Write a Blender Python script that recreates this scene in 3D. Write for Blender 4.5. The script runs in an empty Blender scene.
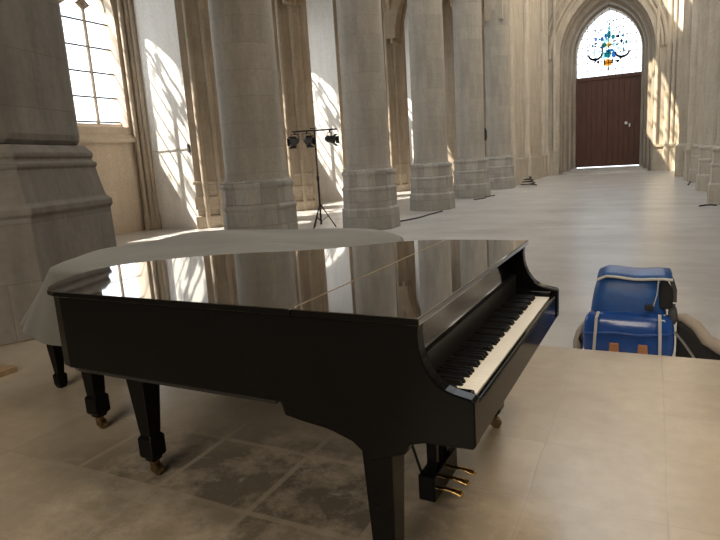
import bpy, bmesh, math, random
from mathutils import Vector, Matrix, noise
random.seed(7)
C = bpy.context.scene.collection
PI = math.pi
R = math.radians

# ------------------------------------------------------------------ materials
def newmat(name):
    m = bpy.data.materials.new(name); m.use_nodes = True
    nt = m.node_tree; nt.nodes.clear()
    out = nt.nodes.new('ShaderNodeOutputMaterial')
    return m, nt, out

def N(nt, t, **kw):
    n = nt.nodes.new(t)
    for k, v in kw.items():
        if k in n.inputs: n.inputs[k].default_value = v
        else: setattr(n, k, v)
    return n

def rgb(c): return (c[0], c[1], c[2], 1)

def mix(nt, fac, a, b, mode='MIX'):
    n = nt.nodes.new('ShaderNodeMix'); n.data_type = 'RGBA'; n.blend_type = mode
    for sock, v in ((n.inputs[0], fac), (n.inputs[6], a), (n.inputs[7], b)):
        if hasattr(v, 'is_output'): nt.links.new(v, sock)
        elif isinstance(v, (int, float)): sock.default_value = v
        else: sock.default_value = rgb(v)
    return n.outputs[2]

def ramp(nt, val, p0, p1, c0=(0, 0, 0), c1=(1, 1, 1)):
    n = nt.nodes.new('ShaderNodeValToRGB')
    n.color_ramp.elements[0].position = p0; n.color_ramp.elements[0].color = rgb(c0)
    n.color_ramp.elements[1].position = p1; n.color_ramp.elements[1].color = rgb(c1)
    nt.links.new(val, n.inputs[0]); return n.outputs[0]

def simple(name, col, rough=.5, metal=0.0, var=.12, scale=8, bump=0.0, coat=0.0, spec=.5, sheen=0.0):
    m, nt, out = newmat(name)
    p = N(nt, 'ShaderNodeBsdfPrincipled')
    tc = N(nt, 'ShaderNodeTexCoord')
    no = N(nt, 'ShaderNodeTexNoise', Scale=scale, Detail=4.0)
    nt.links.new(tc.outputs['Object'], no.inputs['Vector'])
    c = mix(nt, no.outputs[0], [x*(1-var) for x in col], [min(1, x*(1+var)) for x in col])
    nt.links.new(c, p.inputs['Base Color'])
    p.inputs['Roughness'].default_value = rough; p.inputs['Metallic'].default_value = metal
    p.inputs['Coat Weight'].default_value = coat; p.inputs['Coat Roughness'].default_value = .03
    p.inputs['Specular IOR Level'].default_value = spec
    p.inputs['Sheen Weight'].default_value = sheen
    if bump:
        b = N(nt, 'ShaderNodeBump', Strength=bump, Distance=.01)
        nt.links.new(no.outputs[0], b.inputs['Height']); nt.links.new(b.outputs[0], p.inputs['Normal'])
    nt.links.new(p.outputs[0], out.inputs[0]); return m

def stone(name, c1, c2, mortar, bw=.9, bh=.42, stain=(.5, .46, .4), stain_amt=.35, rough=.85, mort=.006, streak=.25):
    m, nt, out = newmat(name)
    p = N(nt, 'ShaderNodeBsdfPrincipled', Roughness=rough)
    uv = N(nt, 'ShaderNodeUVMap'); tc = N(nt, 'ShaderNodeTexCoord')
    br = N(nt, 'ShaderNodeTexBrick')
    nt.links.new(uv.outputs[0], br.inputs['Vector'])
    for k, v in (('Color1', rgb(c1)), ('Color2', rgb(c2)), ('Mortar', rgb(mortar)), ('Scale', 1.0), ('Mortar Size', mort),
                 ('Mortar Smooth', .4), ('Brick Width', bw), ('Row Height', bh), ('Bias', 0.0)):
        br.inputs[k].default_value = v
    n1 = N(nt, 'ShaderNodeTexNoise', Scale=1.1, Detail=7.0, Roughness=.62)
    nt.links.new(tc.outputs['Object'], n1.inputs['Vector'])
    f1 = ramp(nt, n1.outputs[0], .42, .72)
    c = mix(nt, f1, br.outputs['Color'], mix(nt, stain_amt, br.outputs['Color'], stain), 'MIX')
    mp = N(nt, 'ShaderNodeMapping'); mp.inputs['Scale'].default_value = (2.5, 2.5, .35)
    nt.links.new(tc.outputs['Object'], mp.inputs[0])
    n2 = N(nt, 'ShaderNodeTexNoise', Scale=1.5, Detail=6.0, Roughness=.6)
    nt.links.new(mp.outputs[0], n2.inputs['Vector'])
    f2 = ramp(nt, n2.outputs[0], .3, .75, (1-streak,)*3, (1+streak*.3,)*3)
    c = mix(nt, 1.0, c, f2, 'MULTIPLY')
    n3 = N(nt, 'ShaderNodeTexNoise', Scale=14.0, Detail=5.0)
    nt.links.new(tc.outputs['Object'], n3.inputs['Vector'])
    c = mix(nt, 1.0, c, ramp(nt, n3.outputs[0], .25, .8, (.88,)*3, (1.06,)*3), 'MULTIPLY')
    nt.links.new(c, p.inputs['Base Color'])
    b = N(nt, 'ShaderNodeBump', Strength=.35, Distance=.02)
    nt.links.new(mix(nt, .7, n3.outputs[0], br.outputs['Fac'], 'SUBTRACT'), b.inputs['Height'])
    nt.links.new(b.outputs[0], p.inputs['Normal'])
    nt.links.new(p.outputs[0], out.inputs[0]); return m

def floor_mat(name, c1, c2, mortar, w, h, ox, oy, rough, stain=None, mort=.006, offset=0.0, fine=1.0):
    m, nt, out = newmat(name)
    p = N(nt, 'ShaderNodeBsdfPrincipled')
    tc = N(nt, 'ShaderNodeTexCoord')
    mp = N(nt, 'ShaderNodeMapping'); mp.inputs['Location'].default_value = (-ox, -oy, 0)
    nt.links.new(tc.outputs['Object'], mp.inputs[0])
    wob = N(nt, 'ShaderNodeTexNoise', Scale=3.0, Detail=3.0)
    nt.links.new(tc.outputs['Object'], wob.inputs['Vector'])
    vm = N(nt, 'ShaderNodeVectorMath', operation='MULTIPLY_ADD')
    nt.links.new(wob.outputs['Color'], vm.inputs[0]); vm.inputs[1].default_value = (.025*min(1, fine*2), .025*min(1, fine*2), 0)
    nt.links.new(mp.outputs[0], vm.inputs[2])
    br = N(nt, 'ShaderNodeTexBrick'); br.offset = offset
    nt.links.new(vm.outputs[0], br.inputs['Vector'])
    for k, v in (('Color1', rgb(c1)), ('Color2', rgb(c2)), ('Mortar', rgb(mortar)), ('Scale', 1.0), ('Mortar Size', mort),
                 ('Mortar Smooth', .6), ('Brick Width', w), ('Row Height', h), ('Bias', 0.0)):
        br.inputs[k].default_value = v
    n1 = N(nt, 'ShaderNodeTexNoise', Scale=.9, Detail=8.0, Roughness=.65)
    nt.links.new(tc.outputs['Object'], n1.inputs['Vector'])
    n0 = N(nt, 'ShaderNodeTexNoise', Scale=.75, Detail=3.0); nt.links.new(mp.outputs[0], n0.inputs['Vector'])
    base = mix(nt, ramp(nt, n0.outputs[0], .40, .58), [(a+b)/2 for a, b in zip(c1, c2)], br.outputs['Color'])
    c = mix(nt, 1.0, base, ramp(nt, n1.outputs[0], .3, .72, (.74, .71, .67), (1.06, 1.05, 1.03)), 'MULTIPLY')
    n2 = N(nt, 'ShaderNodeTexNoise', Scale=9.0, Detail=6.0, Roughness=.7)
    nt.links.new(tc.outputs['Object'], n2.inputs['Vector'])
    c = mix(nt, 1.0, c, ramp(nt, n2.outputs[0], .28, .7, (1-.14*fine, 1-.15*fine, 1-.17*fine), (1.05, 1.05, 1.05)), 'MULTIPLY')
    if fine < .5:
        ml = N(nt, 'ShaderNodeMapping'); ml.inputs['Scale'].default_value = (.22, 1.3, 1)
        nt.links.new(tc.outputs['Object'], ml.inputs[0])
        n5 = N(nt, 'ShaderNodeTexNoise', Scale=1.0, Detail=5.0, Roughness=.6); nt.links.new(ml.outputs[0], n5.inputs['Vector'])
        c = mix(nt, 1.0, c, ramp(nt, n5.outputs[0], .3, .7, (.78, .77, .76), (1.08, 1.08, 1.09)), 'MULTIPLY')
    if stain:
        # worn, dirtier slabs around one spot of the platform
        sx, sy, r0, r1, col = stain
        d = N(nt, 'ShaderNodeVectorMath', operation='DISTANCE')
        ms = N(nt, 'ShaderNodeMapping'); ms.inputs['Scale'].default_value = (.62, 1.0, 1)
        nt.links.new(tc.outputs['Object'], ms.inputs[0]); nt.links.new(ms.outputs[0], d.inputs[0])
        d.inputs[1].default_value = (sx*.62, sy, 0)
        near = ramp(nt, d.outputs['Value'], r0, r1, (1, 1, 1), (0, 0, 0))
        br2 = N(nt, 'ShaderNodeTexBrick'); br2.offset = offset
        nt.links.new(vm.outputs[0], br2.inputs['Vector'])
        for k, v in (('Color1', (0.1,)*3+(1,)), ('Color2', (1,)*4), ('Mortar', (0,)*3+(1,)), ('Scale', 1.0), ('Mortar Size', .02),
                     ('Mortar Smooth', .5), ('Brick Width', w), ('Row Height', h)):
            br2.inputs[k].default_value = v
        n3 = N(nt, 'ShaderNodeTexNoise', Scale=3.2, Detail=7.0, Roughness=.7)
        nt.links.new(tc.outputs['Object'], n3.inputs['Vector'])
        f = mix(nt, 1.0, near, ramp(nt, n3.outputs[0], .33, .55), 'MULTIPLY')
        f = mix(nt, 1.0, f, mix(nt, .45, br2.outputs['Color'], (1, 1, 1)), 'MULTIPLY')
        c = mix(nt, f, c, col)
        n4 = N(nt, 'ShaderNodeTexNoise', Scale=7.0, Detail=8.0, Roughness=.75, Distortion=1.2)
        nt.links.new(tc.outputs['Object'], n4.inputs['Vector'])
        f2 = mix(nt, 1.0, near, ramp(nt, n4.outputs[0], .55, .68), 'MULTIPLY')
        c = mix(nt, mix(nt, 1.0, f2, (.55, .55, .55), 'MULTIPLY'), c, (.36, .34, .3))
    nt.links.new(c, p.inputs['Base Color'])
    nt.links.new(ramp(nt, n2.outputs[0], .3, .7, (rough+.08*fine*fine,)*3, (rough-.08*fine*fine,)*3), p.inputs['Roughness'])
    b = N(nt, 'ShaderNodeBump', Strength=.18*fine*fine, Distance=.01)
    nt.links.new(mix(nt, .6, n2.outputs[0], br.outputs['Fac'], 'SUBTRACT'), b.inputs['Height'])
    nt.links.new(b.outputs[0], p.inputs['Normal'])
    nt.links.new(p.outputs[0], out.inputs[0]); return m

def glass_mat(name, tint=(1, 1, 1), lo=.46, hi=.56, dense=.85, scale=(3.5, 2.2, .8)):
    # old leaded window glass; cloudy patches added to dapple the sun like leaf shade
    m, nt, out = newmat(name)
    tr = N(nt, 'ShaderNodeBsdfTransparent', Color=rgb(tint)); tl = N(nt, 'ShaderNodeBsdfTranslucent', Color=(.9, .9, .88, 1))
    tc = N(nt, 'ShaderNodeTexCoord'); mp = N(nt, 'ShaderNodeMapping'); mp.inputs['Scale'].default_value = scale
    nt.links.new(tc.outputs['Object'], mp.inputs[0])
    no = N(nt, 'ShaderNodeTexNoise', Scale=1.6, Detail=4.0, Roughness=.6, Distortion=.5)
    nt.links.new(mp.outputs[0], no.inputs['Vector'])
    f = ramp(nt, no.outputs[0], lo, hi, (0, 0, 0), (dense,)*3)
    ms = N(nt, 'ShaderNodeMixShader'); nt.links.new(f, ms.inputs[0])
    nt.links.new(tr.outputs[0], ms.inputs[1]); nt.links.new(tl.outputs[0], ms.inputs[2])
    nt.links.new(ms.outputs[0], out.inputs[0]); return m

def coloured_glass(name, col):
    m, nt, out = newmat(name)
    tr = N(nt, 'ShaderNodeBsdfTransparent')
    tc = N(nt, 'ShaderNodeTexCoord'); no = N(nt, 'ShaderNodeTexNoise', Scale=4.0, Detail=2.0)
    nt.links.new(tc.outputs['Object'], no.inputs['Vector'])
    nt.links.new(mix(nt, no.outputs[0], [x*.55 for x in col], [min(1, x*1.4) for x in col]), tr.inputs[0])
    nt.links.new(tr.outputs[0], out.inputs[0]); return m

def wood_mat(name, c1, c2, rough=.45, scale=(14, 14, 1.2)):
    m, nt, out = newmat(name)
    p = N(nt, 'ShaderNodeBsdfPrincipled', Roughness=rough)
    tc = N(nt, 'ShaderNodeTexCoord'); mp = N(nt, 'ShaderNodeMapping'); mp.inputs['Scale'].default_value = scale
    nt.links.new(tc.outputs['Object'], mp.inputs[0])
    no = N(nt, 'ShaderNodeTexNoise', Scale=1.0, Detail=6.0, Distortion=.6); nt.links.new(mp.outputs[0], no.inputs['Vector'])
    nt.links.new(mix(nt, ramp(nt, no.outputs[0], .3, .7), c1, c2), p.inputs['Base Color'])
    nt.links.new(p.outputs[0], out.inputs[0]); return m

M = {}
M['column'] = stone('column_limestone', (.47, .435, .38), (.39, .365, .32), (.335, .315, .275), 1.25, .46, (.34, .31, .26), .45, mort=.005, streak=.22)
M['plinth'] = stone('plinth_limestone', (.50, .475, .43), (.36, .345, .31), (.27, .255, .23), .62, .4, (.33, .31, .28), .5, mort=.008)
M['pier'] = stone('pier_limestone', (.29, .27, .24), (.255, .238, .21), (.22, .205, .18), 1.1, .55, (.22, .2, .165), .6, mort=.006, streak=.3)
M['wall'] = stone('wall_limestone', (.56, .50, .41), (.51, .45, .365), (.45, .40, .325), 1.0, .42, (.42, .35, .26), .4, mort=.005)
M['aisle'] = stone('aisle_limestone', (.50, .42, .325), (.45, .375, .29), (.38, .32, .25), 1.0, .42, (.36, .28, .2), .4, mort=.004)
M['white'] = stone('whitewashed_wall', (.80, .78, .74), (.77, .75, .71), (.72, .69, .64), 1.6, .7, (.66, .62, .56), .25, mort=.003, streak=.1)
M['dado'] = stone('pinkish_wall_plaster', (.66, .55, .43), (.64, .53, .41), (.6, .5, .4), 2.4, 1.2, (.52, .42, .32), .4, mort=.002, streak=.12)
M['reveal'] = stone('portal_limestone', (.36, .315, .26), (.32, .28, .23), (.26, .23, .19), .8, .42, (.26, .22, .18), .5, mort=.006)
M['vault'] = stone('vault_limestone', (.48, .38, .26), (.42, .33, .23), (.34, .27, .19), .7, .3, (.3, .23, .16), .5)
M['nave_floor'] = floor_mat('pale_polished_flagstone', (.585, .58, .57), (.555, .55, .54), (.50, .495, .485), 1.15, .62, .3, .2, .28, offset=.5, mort=.005, fine=.25)
M['platform'] = floor_mat('beige_stone_slab', (.47, .41, .325), (.42, .36, .28), (.375, .33, .265), .55, .53, .11, 2.36, .24,
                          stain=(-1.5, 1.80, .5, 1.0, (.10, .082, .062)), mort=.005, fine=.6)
M['riser'] = stone('step_limestone', (.45, .41, .35), (.4, .37, .31), (.3, .27, .23), 1.1, .36)
M['lacquer'] = simple('black_piano_lacquer', (.004, .004, .004), .12, var=.2, coat=0.0, spec=.10)
M['gloss'] = simple('black_reflecting_lacquer', (.006, .006, .006), .10, var=.2, coat=1.0, spec=.9)
M['lid_lacquer'] = simple('polished_black_lid_lacquer', (.012, .010, .009), .035, var=.1, coat=1.0, spec=1.0)
M['lid_lacquer'].node_tree.nodes['Principled BSDF'].inputs['IOR'].default_value = 1.8
M['black_satin'] = simple('black_satin_wood', (.012, .012, .012), .35)
M['ivory'] = simple('ivory_key', (.82, .79, .71), .3, var=.04)
M['ebony'] = simple('ebony_key', (.006, .006, .006), .4, spec=.15)
M['brass'] = simple('aged_brass', (.25, .17, .085), .4, 1.0)
M['pedal_brass'] = simple('polished_brass', (.75, .5, .2), .25, 1.0)
M['hinge'] = simple('hinge_brass', (.6, .45, .28), .35, .9)
M['steel'] = simple('steel', (.6, .6, .6), .35, 1.0)
M['cover'] = simple('grey_green_cloth', (.098, .098, .088), .9, var=.18, scale=5, bump=.25, sheen=.3)
M['door_wood'] = wood_mat('reddish_door_oak', (.058, .021, .011), (.10, .036, .019), .5)
M['bench_wood'] = wood_mat('plain_brown_wood', (.26, .17, .09), (.36, .24, .13))
M['lead'] = simple('window_lead', (.03, .03, .035), .6)
M['blue'] = simple('blue_nylon', (.018, .088, .30), .42, var=.25, scale=14, bump=.3)
M['blue_shiny'] = simple('blue_vinyl', (.012, .075, .33), .22, var=.2, scale=10, bump=.35, coat=.4)
M['strap'] = simple('silver_grey_strap', (.55, .55, .52), .5)
M['tan'] = simple('tan_leather', (.42, .19, .08), .55)
M['dark_cloth'] = simple('black_lining', (.012, .012, .013), .8)
M['beige_cloth'] = simple('grey_beige_padding', (.38, .33, .28), .85, bump=.2)
M['grey_cloth'] = simple('dark_grey_mesh_fabric', (.06, .06, .065), .8)
M['black_metal'] = simple('black_painted_metal', (.012, .012, .013), .5)
M['lens'] = simple('lamp_lens', (.12, .12, .14), .1, coat=1.0)
M['rubber'] = simple('black_cable_rubber', (.012, .012, .012), .6)
M['glass'] = glass_mat('cloudy_window_glass', lo=.52, hi=.6, dense=.8)
M['glass2'] = glass_mat('clerestory_glass', (1, .93, .78), .5, .58, .9, (1.2, 1.2, 1.2))  # patches added to break the sun into dapples on the west wall
M['clear'] = glass_mat('clear_leaded_glass', (1, 1, 1), .72, .85, .3)

# ------------------------------------------------------------------ mesh builder
class MB:
    def __init__(s): s.v = []; s.f = []; s.uv = {}
    def face(s, pts, uvs=None):
        i = len(s.v); s.v += [tuple(p) for p in pts]; s.f.append(tuple(range(i, i+len(pts))))
        if uvs: s.uv[len(s.f)-1] = uvs
    def grid(s, rows, closed=False, uvs=None):
        b = len(s.v); n = len(rows[0])
        for r in rows: s.v += [tuple(p) for p in r]
        for i in range(len(rows)-1):
            for j in range(n if closed else n-1):
                j2 = (j+1) % n
                s.f.append((b+i*n+j, b+i*n+j2, b+(i+1)*n+j2, b+(i+1)*n+j))
                if uvs:
                    (ua, ub) = (uvs[0][j], uvs[0][j+1]); (va, vb) = (uvs[1][i], uvs[1][i+1])
                    s.uv[len(s.f)-1] = [(ua, va), (ub, va), (ub, vb), (ua, vb)]
        return b
    def cap(s, b, n, flip=False):
        f = tuple(range(b, b+n)); s.f.append(tuple(reversed(f)) if flip else f)
    def box(s, x0, x1, y0, y1, z0, z1, T=None):
        p = [(x0,y0,z0),(x1,y0,z0),(x1,y1,z0),(x0,y1,z0),(x0,y0,z1),(x1,y0,z1),(x1,y1,z1),(x0,y1,z1)]
        if T: p = [tuple(T(q)) for q in p]
        b = len(s.v); s.v += p
        for f in ((3,2,1,0),(4,5,6,7),(0,1,5,4),(1,2,6,5),(2,3,7,6),(3,0,4,7)): s.f.append(tuple(b+i for i in f))
    def prism(s, poly, a, b2, f):           # poly of 2-D points, f(p, q, t) -> 3-D, extruded t from a to b2
        n = len(poly); b = len(s.v)
        s.v += [tuple(f(p[0], p[1], a)) for p in poly] + [tuple(f(p[0], p[1], b2)) for p in poly]
        s.f.append(tuple(range(b+n-1, b-1, -1))); s.f.append(tuple(range(b+n, b+2*n)))
        for i in range(n):
            j = (i+1) % n; s.f.append((b+i, b+j, b+n+j, b+n+i))
    def lathe(s, prof, n=32, cx=0, cy=0, rot=0, caps=True):   # prof: [(r, z)]
        rows = [[(cx+r*math.cos(rot+2*PI*j/n), cy+r*math.sin(rot+2*PI*j/n), z) for j in range(n)] for r, z in prof]
        rm = max(r for r, z in prof)
        b = s.grid(rows, True, ([2*PI*rm*j/n for j in range(n+1)], [z for r, z in prof]))
        if caps: s.cap(b, n, True); s.cap(b+(len(prof)-1)*n, n)
    def tube(s, path, r, n=8, caps=True, squash=1.0):
        path = [Vector(p) for p in path]; rows = []
        up = Vector((0, 0, 1)); prev = None
        for i, p in enumerate(path):
            t = (path[min(i+1, len(path)-1)] - path[max(i-1, 0)]).normalized()
            if prev is None:
                a = t.cross(up) if abs(t.z) < .95 else t.cross(Vector((1, 0, 0)))
            else: a = prev - t*prev.dot(t)
            a.normalize(); prev = a; c = t.cross(a)
            rr = r[i] if isinstance(r, (list, tuple)) else r
            rows.append([p + a*rr*math.cos(2*PI*j/n) + c*rr*squash*math.sin(2*PI*j/n) for j in range(n)])
        b = s.grid(rows, True)
        if caps: s.cap(b, n, True); s.cap(b+(len(rows)-1)*n, n)
    def build(s, name, mat, parent=None, smooth=False, bevel=0.0, seg=2, sub=0, angle=40):
        me = bpy.data.meshes.new(name); me.from_pydata(s.v, [], s.f)
        uvl = me.uv_layers.new(name='UVMap')
        for p in me.polygons:
            cu = s.uv.get(p.index); n = p.normal; ax = max(range(3), key=lambda k: abs(n[k]))
            for k, li in enumerate(p.loop_indices):
                if cu: uvl.data[li].uv = cu[k]
                else:
                    co = me.vertices[me.loops[li].vertex_index].co
                    uvl.data[li].uv = (co.y, co.z) if ax == 0 else ((co.x, co.z) if ax == 1 else (co.x, co.y))
        bm = bmesh.new(); bm.from_mesh(me)
        bmesh.ops.remove_doubles(bm, verts=bm.verts, dist=1e-5)
        bmesh.ops.recalc_face_normals(bm, faces=bm.faces); bm.to_mesh(me); bm.free()
        me.materials.append(mat)
        o = bpy.data.objects.new(name, me); C.objects.link(o)
        if parent: o.parent = parent
        if smooth:
            for p in me.polygons: p.use_smooth = True
            if angle < 180:
                for e in smooth_edges(me, angle): e.use_edge_sharp = True
        if bevel:
            b = o.modifiers.new('bevel', 'BEVEL'); b.width = bevel; b.segments = seg; b.limit_method = 'ANGLE'; b.angle_limit = R(35)
        if sub:
            d = o.modifiers.new('sub', 'SUBSURF'); d.levels = d.render_levels = sub
        return o

def smooth_edges(me, angle):
    bm = bmesh.new(); bm.from_mesh(me); out = []
    for e in bm.edges:
        if len(e.link_faces) == 2 and e.calc_face_angle(0) > R(angle): out.append(e.index)
    bm.free(); return [me.edges[i] for i in out]

def struct(o, label=None):
    o['kind'] = 'structure'
    if label: o['label'] = label
    return o
def tag(o, label, cat, group=None):
    o['label'] = label; o['category'] = cat
    if group: o['group'] = group
    return o
def empty(name, loc=(0, 0, 0), rz=0):
    o = bpy.data.objects.new(name, None); C.objects.link(o); o.location = loc; o.rotation_euler = (0, 0, rz); return o
def copy_tree(o, parent=None):
    c = o.copy(); C.objects.link(c)
    if parent: c.parent = parent
    for ch in [x for x in o.children]: copy_tree(ch, c)
    return c

def parch(w, h, n=10):      # pointed arch from left springing over the apex to right springing
    RR = (w*w+h*h)/(2*w); t1 = math.acos((RR-w)/RR)
    right = [(w-RR+RR*math.cos(t1*i/n), RR*math.sin(t1*i/n)) for i in range(n+1)]
    left = [(-x, z) for x, z in right]
    return left + right[::-1][1:]

def pointed_wall(mb, a0, a1, z0, z1, ops, f, t):
    # ops: (centre, half width, springing z, rise, sill z); f(a, z, d) -> 3-D; t thickness
    edges = [a0] + [(ops[i][0]+ops[i+1][0])/2 for i in range(len(ops)-1)] + [a1]
    for k, (c, w, zs, h, sill) in enumerate(ops):
        lo, hi = edges[k], edges[k+1]
        arc = [(c+x, zs+z) for x, z in parch(w, h)]
        for d in (0, t):
            q = lambda pts: mb.face([f(a, z, d) for a, z in pts])
            if zs > z0:
                q([(lo, z0), (c-w, z0), (c-w, zs), (lo, zs)]); q([(c+w, z0), (hi, z0), (hi, zs), (c+w, zs)])
            q([(lo, zs), (c-w, zs), (c-w, z1), (lo, z1)]); q([(c+w, zs), (hi, zs), (hi, z1), (c+w, z1)])
            if sill > z0: q([(c-w, z0), (c+w, z0), (c+w, sill), (c-w, sill)])
            for p, r2 in zip(arc[:-1], arc[1:]): q([p, r2, (r2[0], z1), (p[0], z1)])
        loop = ([(c-w, sill)] if sill < zs else []) + arc + ([(c+w, sill)] if sill < zs else [])
        for p, r2 in zip(loop[:-1], loop[1:]):
            mb.face([f(p[0], p[1], 0), f(r2[0], r2[1], 0), f(r2[0], r2[1], t), f(p[0], p[1], t)])
        if sill > z0: mb.face([f(c-w, sill, 0), f(c+w, sill, 0), f(c+w, sill, t), f(c-w, sill, t)])
        elif zs == z0 or sill <= z0:
            pass
    mb.face([f(a0, z1, 0), f(a1, z1, 0), f(a1, z1, t), f(a0, z1, t)])
    for a in (a0, a1): mb.face([f(a, z0, 0), f(a, z1, 0), f(a, z1, t), f(a, z0, t)])

# ------------------------------------------------------------------ setting
S = -.36                       # level of the nave floor below the platform
ROWX, RX2, Y0, D = -6.90, 2.2, 9.40, 5.09
YK = [Y0+D*k for k in range(6)]
OUT = -15.05                   # inner face of the aisle's outer wall
YW = 42.6                      # inner face of the west wall

m = MB(); m.box(-17, 12, 4.40, 46.5, S-.3, S); struct(m.build('floor', M['nave_floor']), 'pale polished flagstone floor of the nave')
m = MB(); m.box(-17, 9, -6, 4.44, S-.3, 0); struct(m.build('floor_platform', M['platform'], bevel=.012), 'beige stone slabs of the raised platform')

# outer wall of the left aisle, with a pointed window in every bay
m = MB()
ops = [(Y0+D*(k+.5), 2.13, 6.1, 3.2, 3.0) for k in range(-1, 5)]
pointed_wall(m, -6, 42.6, S, 12, ops, lambda a, z, d: (OUT-.12-d, a, z), .55)
struct(m.build('wall_left', M['dado']))
def window(k):
    yc = Y0+D*(k+.5)
    root = struct(empty('window_%d' % (k+1), (OUT-.45, yc, 0)), 'tall pointed leaded aisle window')
    g = MB(); arc = parch(2.15, 3.25)
    g.face([(0, x, 6.1+z) for x, z in arc] + [(0, 2.15, 3.0), (0, -2.15, 3.0)]); g.build('glass_pane', M['glass'], root)
    t = MB()
    for y in (-.86, .0, .86, 1.27 if False else .86):
        pass
    for y in (-.42, 1.27-.0):
        t.tube([(0, y, 3.0), (0, y, 6.6)], .055, 6)
    t.tube([(0, -1.28, 3.0), (0, -1.28, 6.6)], .055, 6)
    t.tube([(0, .43, 3.0), (0, .43, 6.6)], .055, 6)
    # tracery: light heads and foiled spandrels
    for c in (-1.71, -.85, .005, .85, 1.7):
        w = .42
        t.tube([(0, c+x, 6.55+z*1.0) for x, z in parch(w, .62, 6)], .05, 6)
    for c, z0, r in ((-1.28, 7.25, .32), (-.42, 7.4, .36), (.43, 7.4, .36), (1.27, 7.25, .32), (0, 8.25, .45)):
        t.tube([(0, c+r*(1-.25*math.cos(4*a))*math.cos(a), z0+r*(1-.25*math.cos(4*a))*math.sin(a)) for a in [2*PI*i/24 for i in range(25)]], .05, 6)
    for c in (-1.28, -.42, .43, 1.27):
        for s in (-1, 1):
            t.prism([(c, 6.45), (c+s*.26, 6.62), (c+s*.1, 6.75), (c+s*.14, 7.0), (c, 6.9)], -.03, .03, lambda p, q, d: (d, p, q))
    t.build('tracery', M['aisle'], root, smooth=True)
    for i in range(6):
        b = MB(); z = 3.15+.745*i-.0
        b.box(-.015, .015, -2.12, 2.12, z+.02-.022, z+.02+.022); b.build('saddle_bar', M['lead'], root)
    sl = MB()
    sl.prism([(0.0, 3.12), (.0, 2.6), (.50, 2.52), (.50, 2.62)], -2.5, 2.5, lambda p, q, d: (p, d, q)); sl.build('window_sill', M['dado'], root)
    jm = MB()
    for s in (-1, 1):
        for off, dep, r in ((2.2, .07, .06), (2.3, .18, .07), (2.42, .3, .075), (2.52, .42, .07)):
            path = [(dep, s*off, 2.65), (dep, s*off, 6.1)]
            jm.tube(path, r, 8)
    for off, dep, r in ((2.2, .07, .06), (2.3, .18, .07), (2.42, .3, .075), (2.52, .42, .07)):
        jm.tube([(dep, x, 6.1+z) for x, z in parch(off, 3.2+(off-2.13)*1.3, 10)], r, 8)
    jm.build('jamb_moulding', M['aisle'], root, smooth=True)
    return root
for k in range(0, 5): window(k)

# whitewashed cross walls between the chapels and the canted piers at their ends
for k in range(-1, 6):
    y = Y0+D*k
    m = MB(); m.box(OUT-.2, -12.98, y, y+.55, S, 12)
    struct(m.build('wall_chapel_%d' % (k+2), M['white']))
    if k < 1: continue
    p = MB()
    poly = [(-13.02, y-.04), (-12.22, y+.72), (-12.22, y+1.2), (-12.98, y+1.3), (-13.3, y+.6)]
    p.prism(poly, S, 12, lambda a, b, t: (a, b, t))
    for zz, e in ((S, .10), (.25, .06), (1.05, .07)):
        q = [(-13.02-.02, y-.04-e), (-12.22+e, y+.72-e*.3), (-12.22+e, y+1.2+e), (-12.98, y+1.3+e), (-13.3, y+.6)]
        p.prism(q, zz, zz+(.4 if zz < .3 else .1), lambda a, b, t: (a, b, t))
    for cx, cy in ((-12.78, y+.15), (-12.45, y+.47)):
        p.lathe([(.09, S), (.09, 12)], 10, cx, cy)
    for cx, cy in ((-12.22, y+.95),):
        p.lathe([(.2, S), (.2, 12)], 12, cx, cy)
    struct(p.build('wall_pier_%d' % (k+2), M['aisle'], bevel=.02))
    c = MB()
    for x, yy, r in ((-14.93, y-.10, .11), (-14.78, y-.06, .07), (-15.0, y-.3, .07)):
        c.lathe([(r*1.5, S), (r*1.5, .1), (r, .2), (r, 12)], 10, x, yy)
    struct(c.build('trim_%d' % (k+2), M['aisle'], smooth=True), 'slender corner shafts beside the aisle window')
m = MB(); m.box(-17, -6.7, -6, 43, 12, 12.3); struct(m.build('ceiling_aisle', M['vault']))

m = MB(); m.box(-15.5, -6.9, 35.1, 35.6, S, 12); struct(m.build('wall_aisle_end', M['aisle']))
# transverse aisle arches with ribs
def ribset(name, pairs, zs, rise, r=.13):
    m = MB()
    for (x0, y0), (x1, y1) in pairs:
        w = math.hypot(x1-x0, y1-y0)/2; cx, cy = (x0+x1)/2, (y0+y1)/2; ux, uy = (x1-x0)/(2*w), (y1-y0)/(2*w)
        m.tube([(cx+ux*a, cy+uy*a, zs+z) for a, z in parch(w, rise, 12)], r, 8)
    return struct(m.build(name, M['vault'], smooth=True))
for k in range(0, 6):
    y = Y0+D*k
    m = MB()
    pointed_wall(m, -12.6, ROWX, 7.6, 12, [(-9.75, 2.3, 7.6, 3.6, 7.6)], lambda a, z, d: (a, y-.28+d, z), .56)
    struct(m.build('trim_arch_%d' % (k+1), M['vault']))
    if k < 5:
        yn = y+D
        ribset('trim_ribs_%d' % (k+1), [((-12.3, y+.5), (-7.4, yn-.2)), ((-12.3, yn+.2), (-7.4, y+.2)), ((-12.35, y+.3), (-12.35, yn+.1)),
                                        ((-7.45, y+.1), (-12.2, y+.75))], 7.4, 4.2)

# nave arcade walls
for nm, x0, ks, y1 in (('wall_arcade_left', ROWX-.42, range(-1, 4), YK[4]), ('wall_arcade_right', RX2-.42, range(-1, 4), YK[4])):
    m = MB()
    ops = [(Y0+D*(k+.5), 2.0, 7.6, 3.4, 7.6) for k in ks]
    pointed_wall(m, 4.3, y1+.2, 7.6, 21, ops, lambda a, z, d: (x0+d, a, z), .84)
    struct(m.build(nm, M['wall']))
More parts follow.
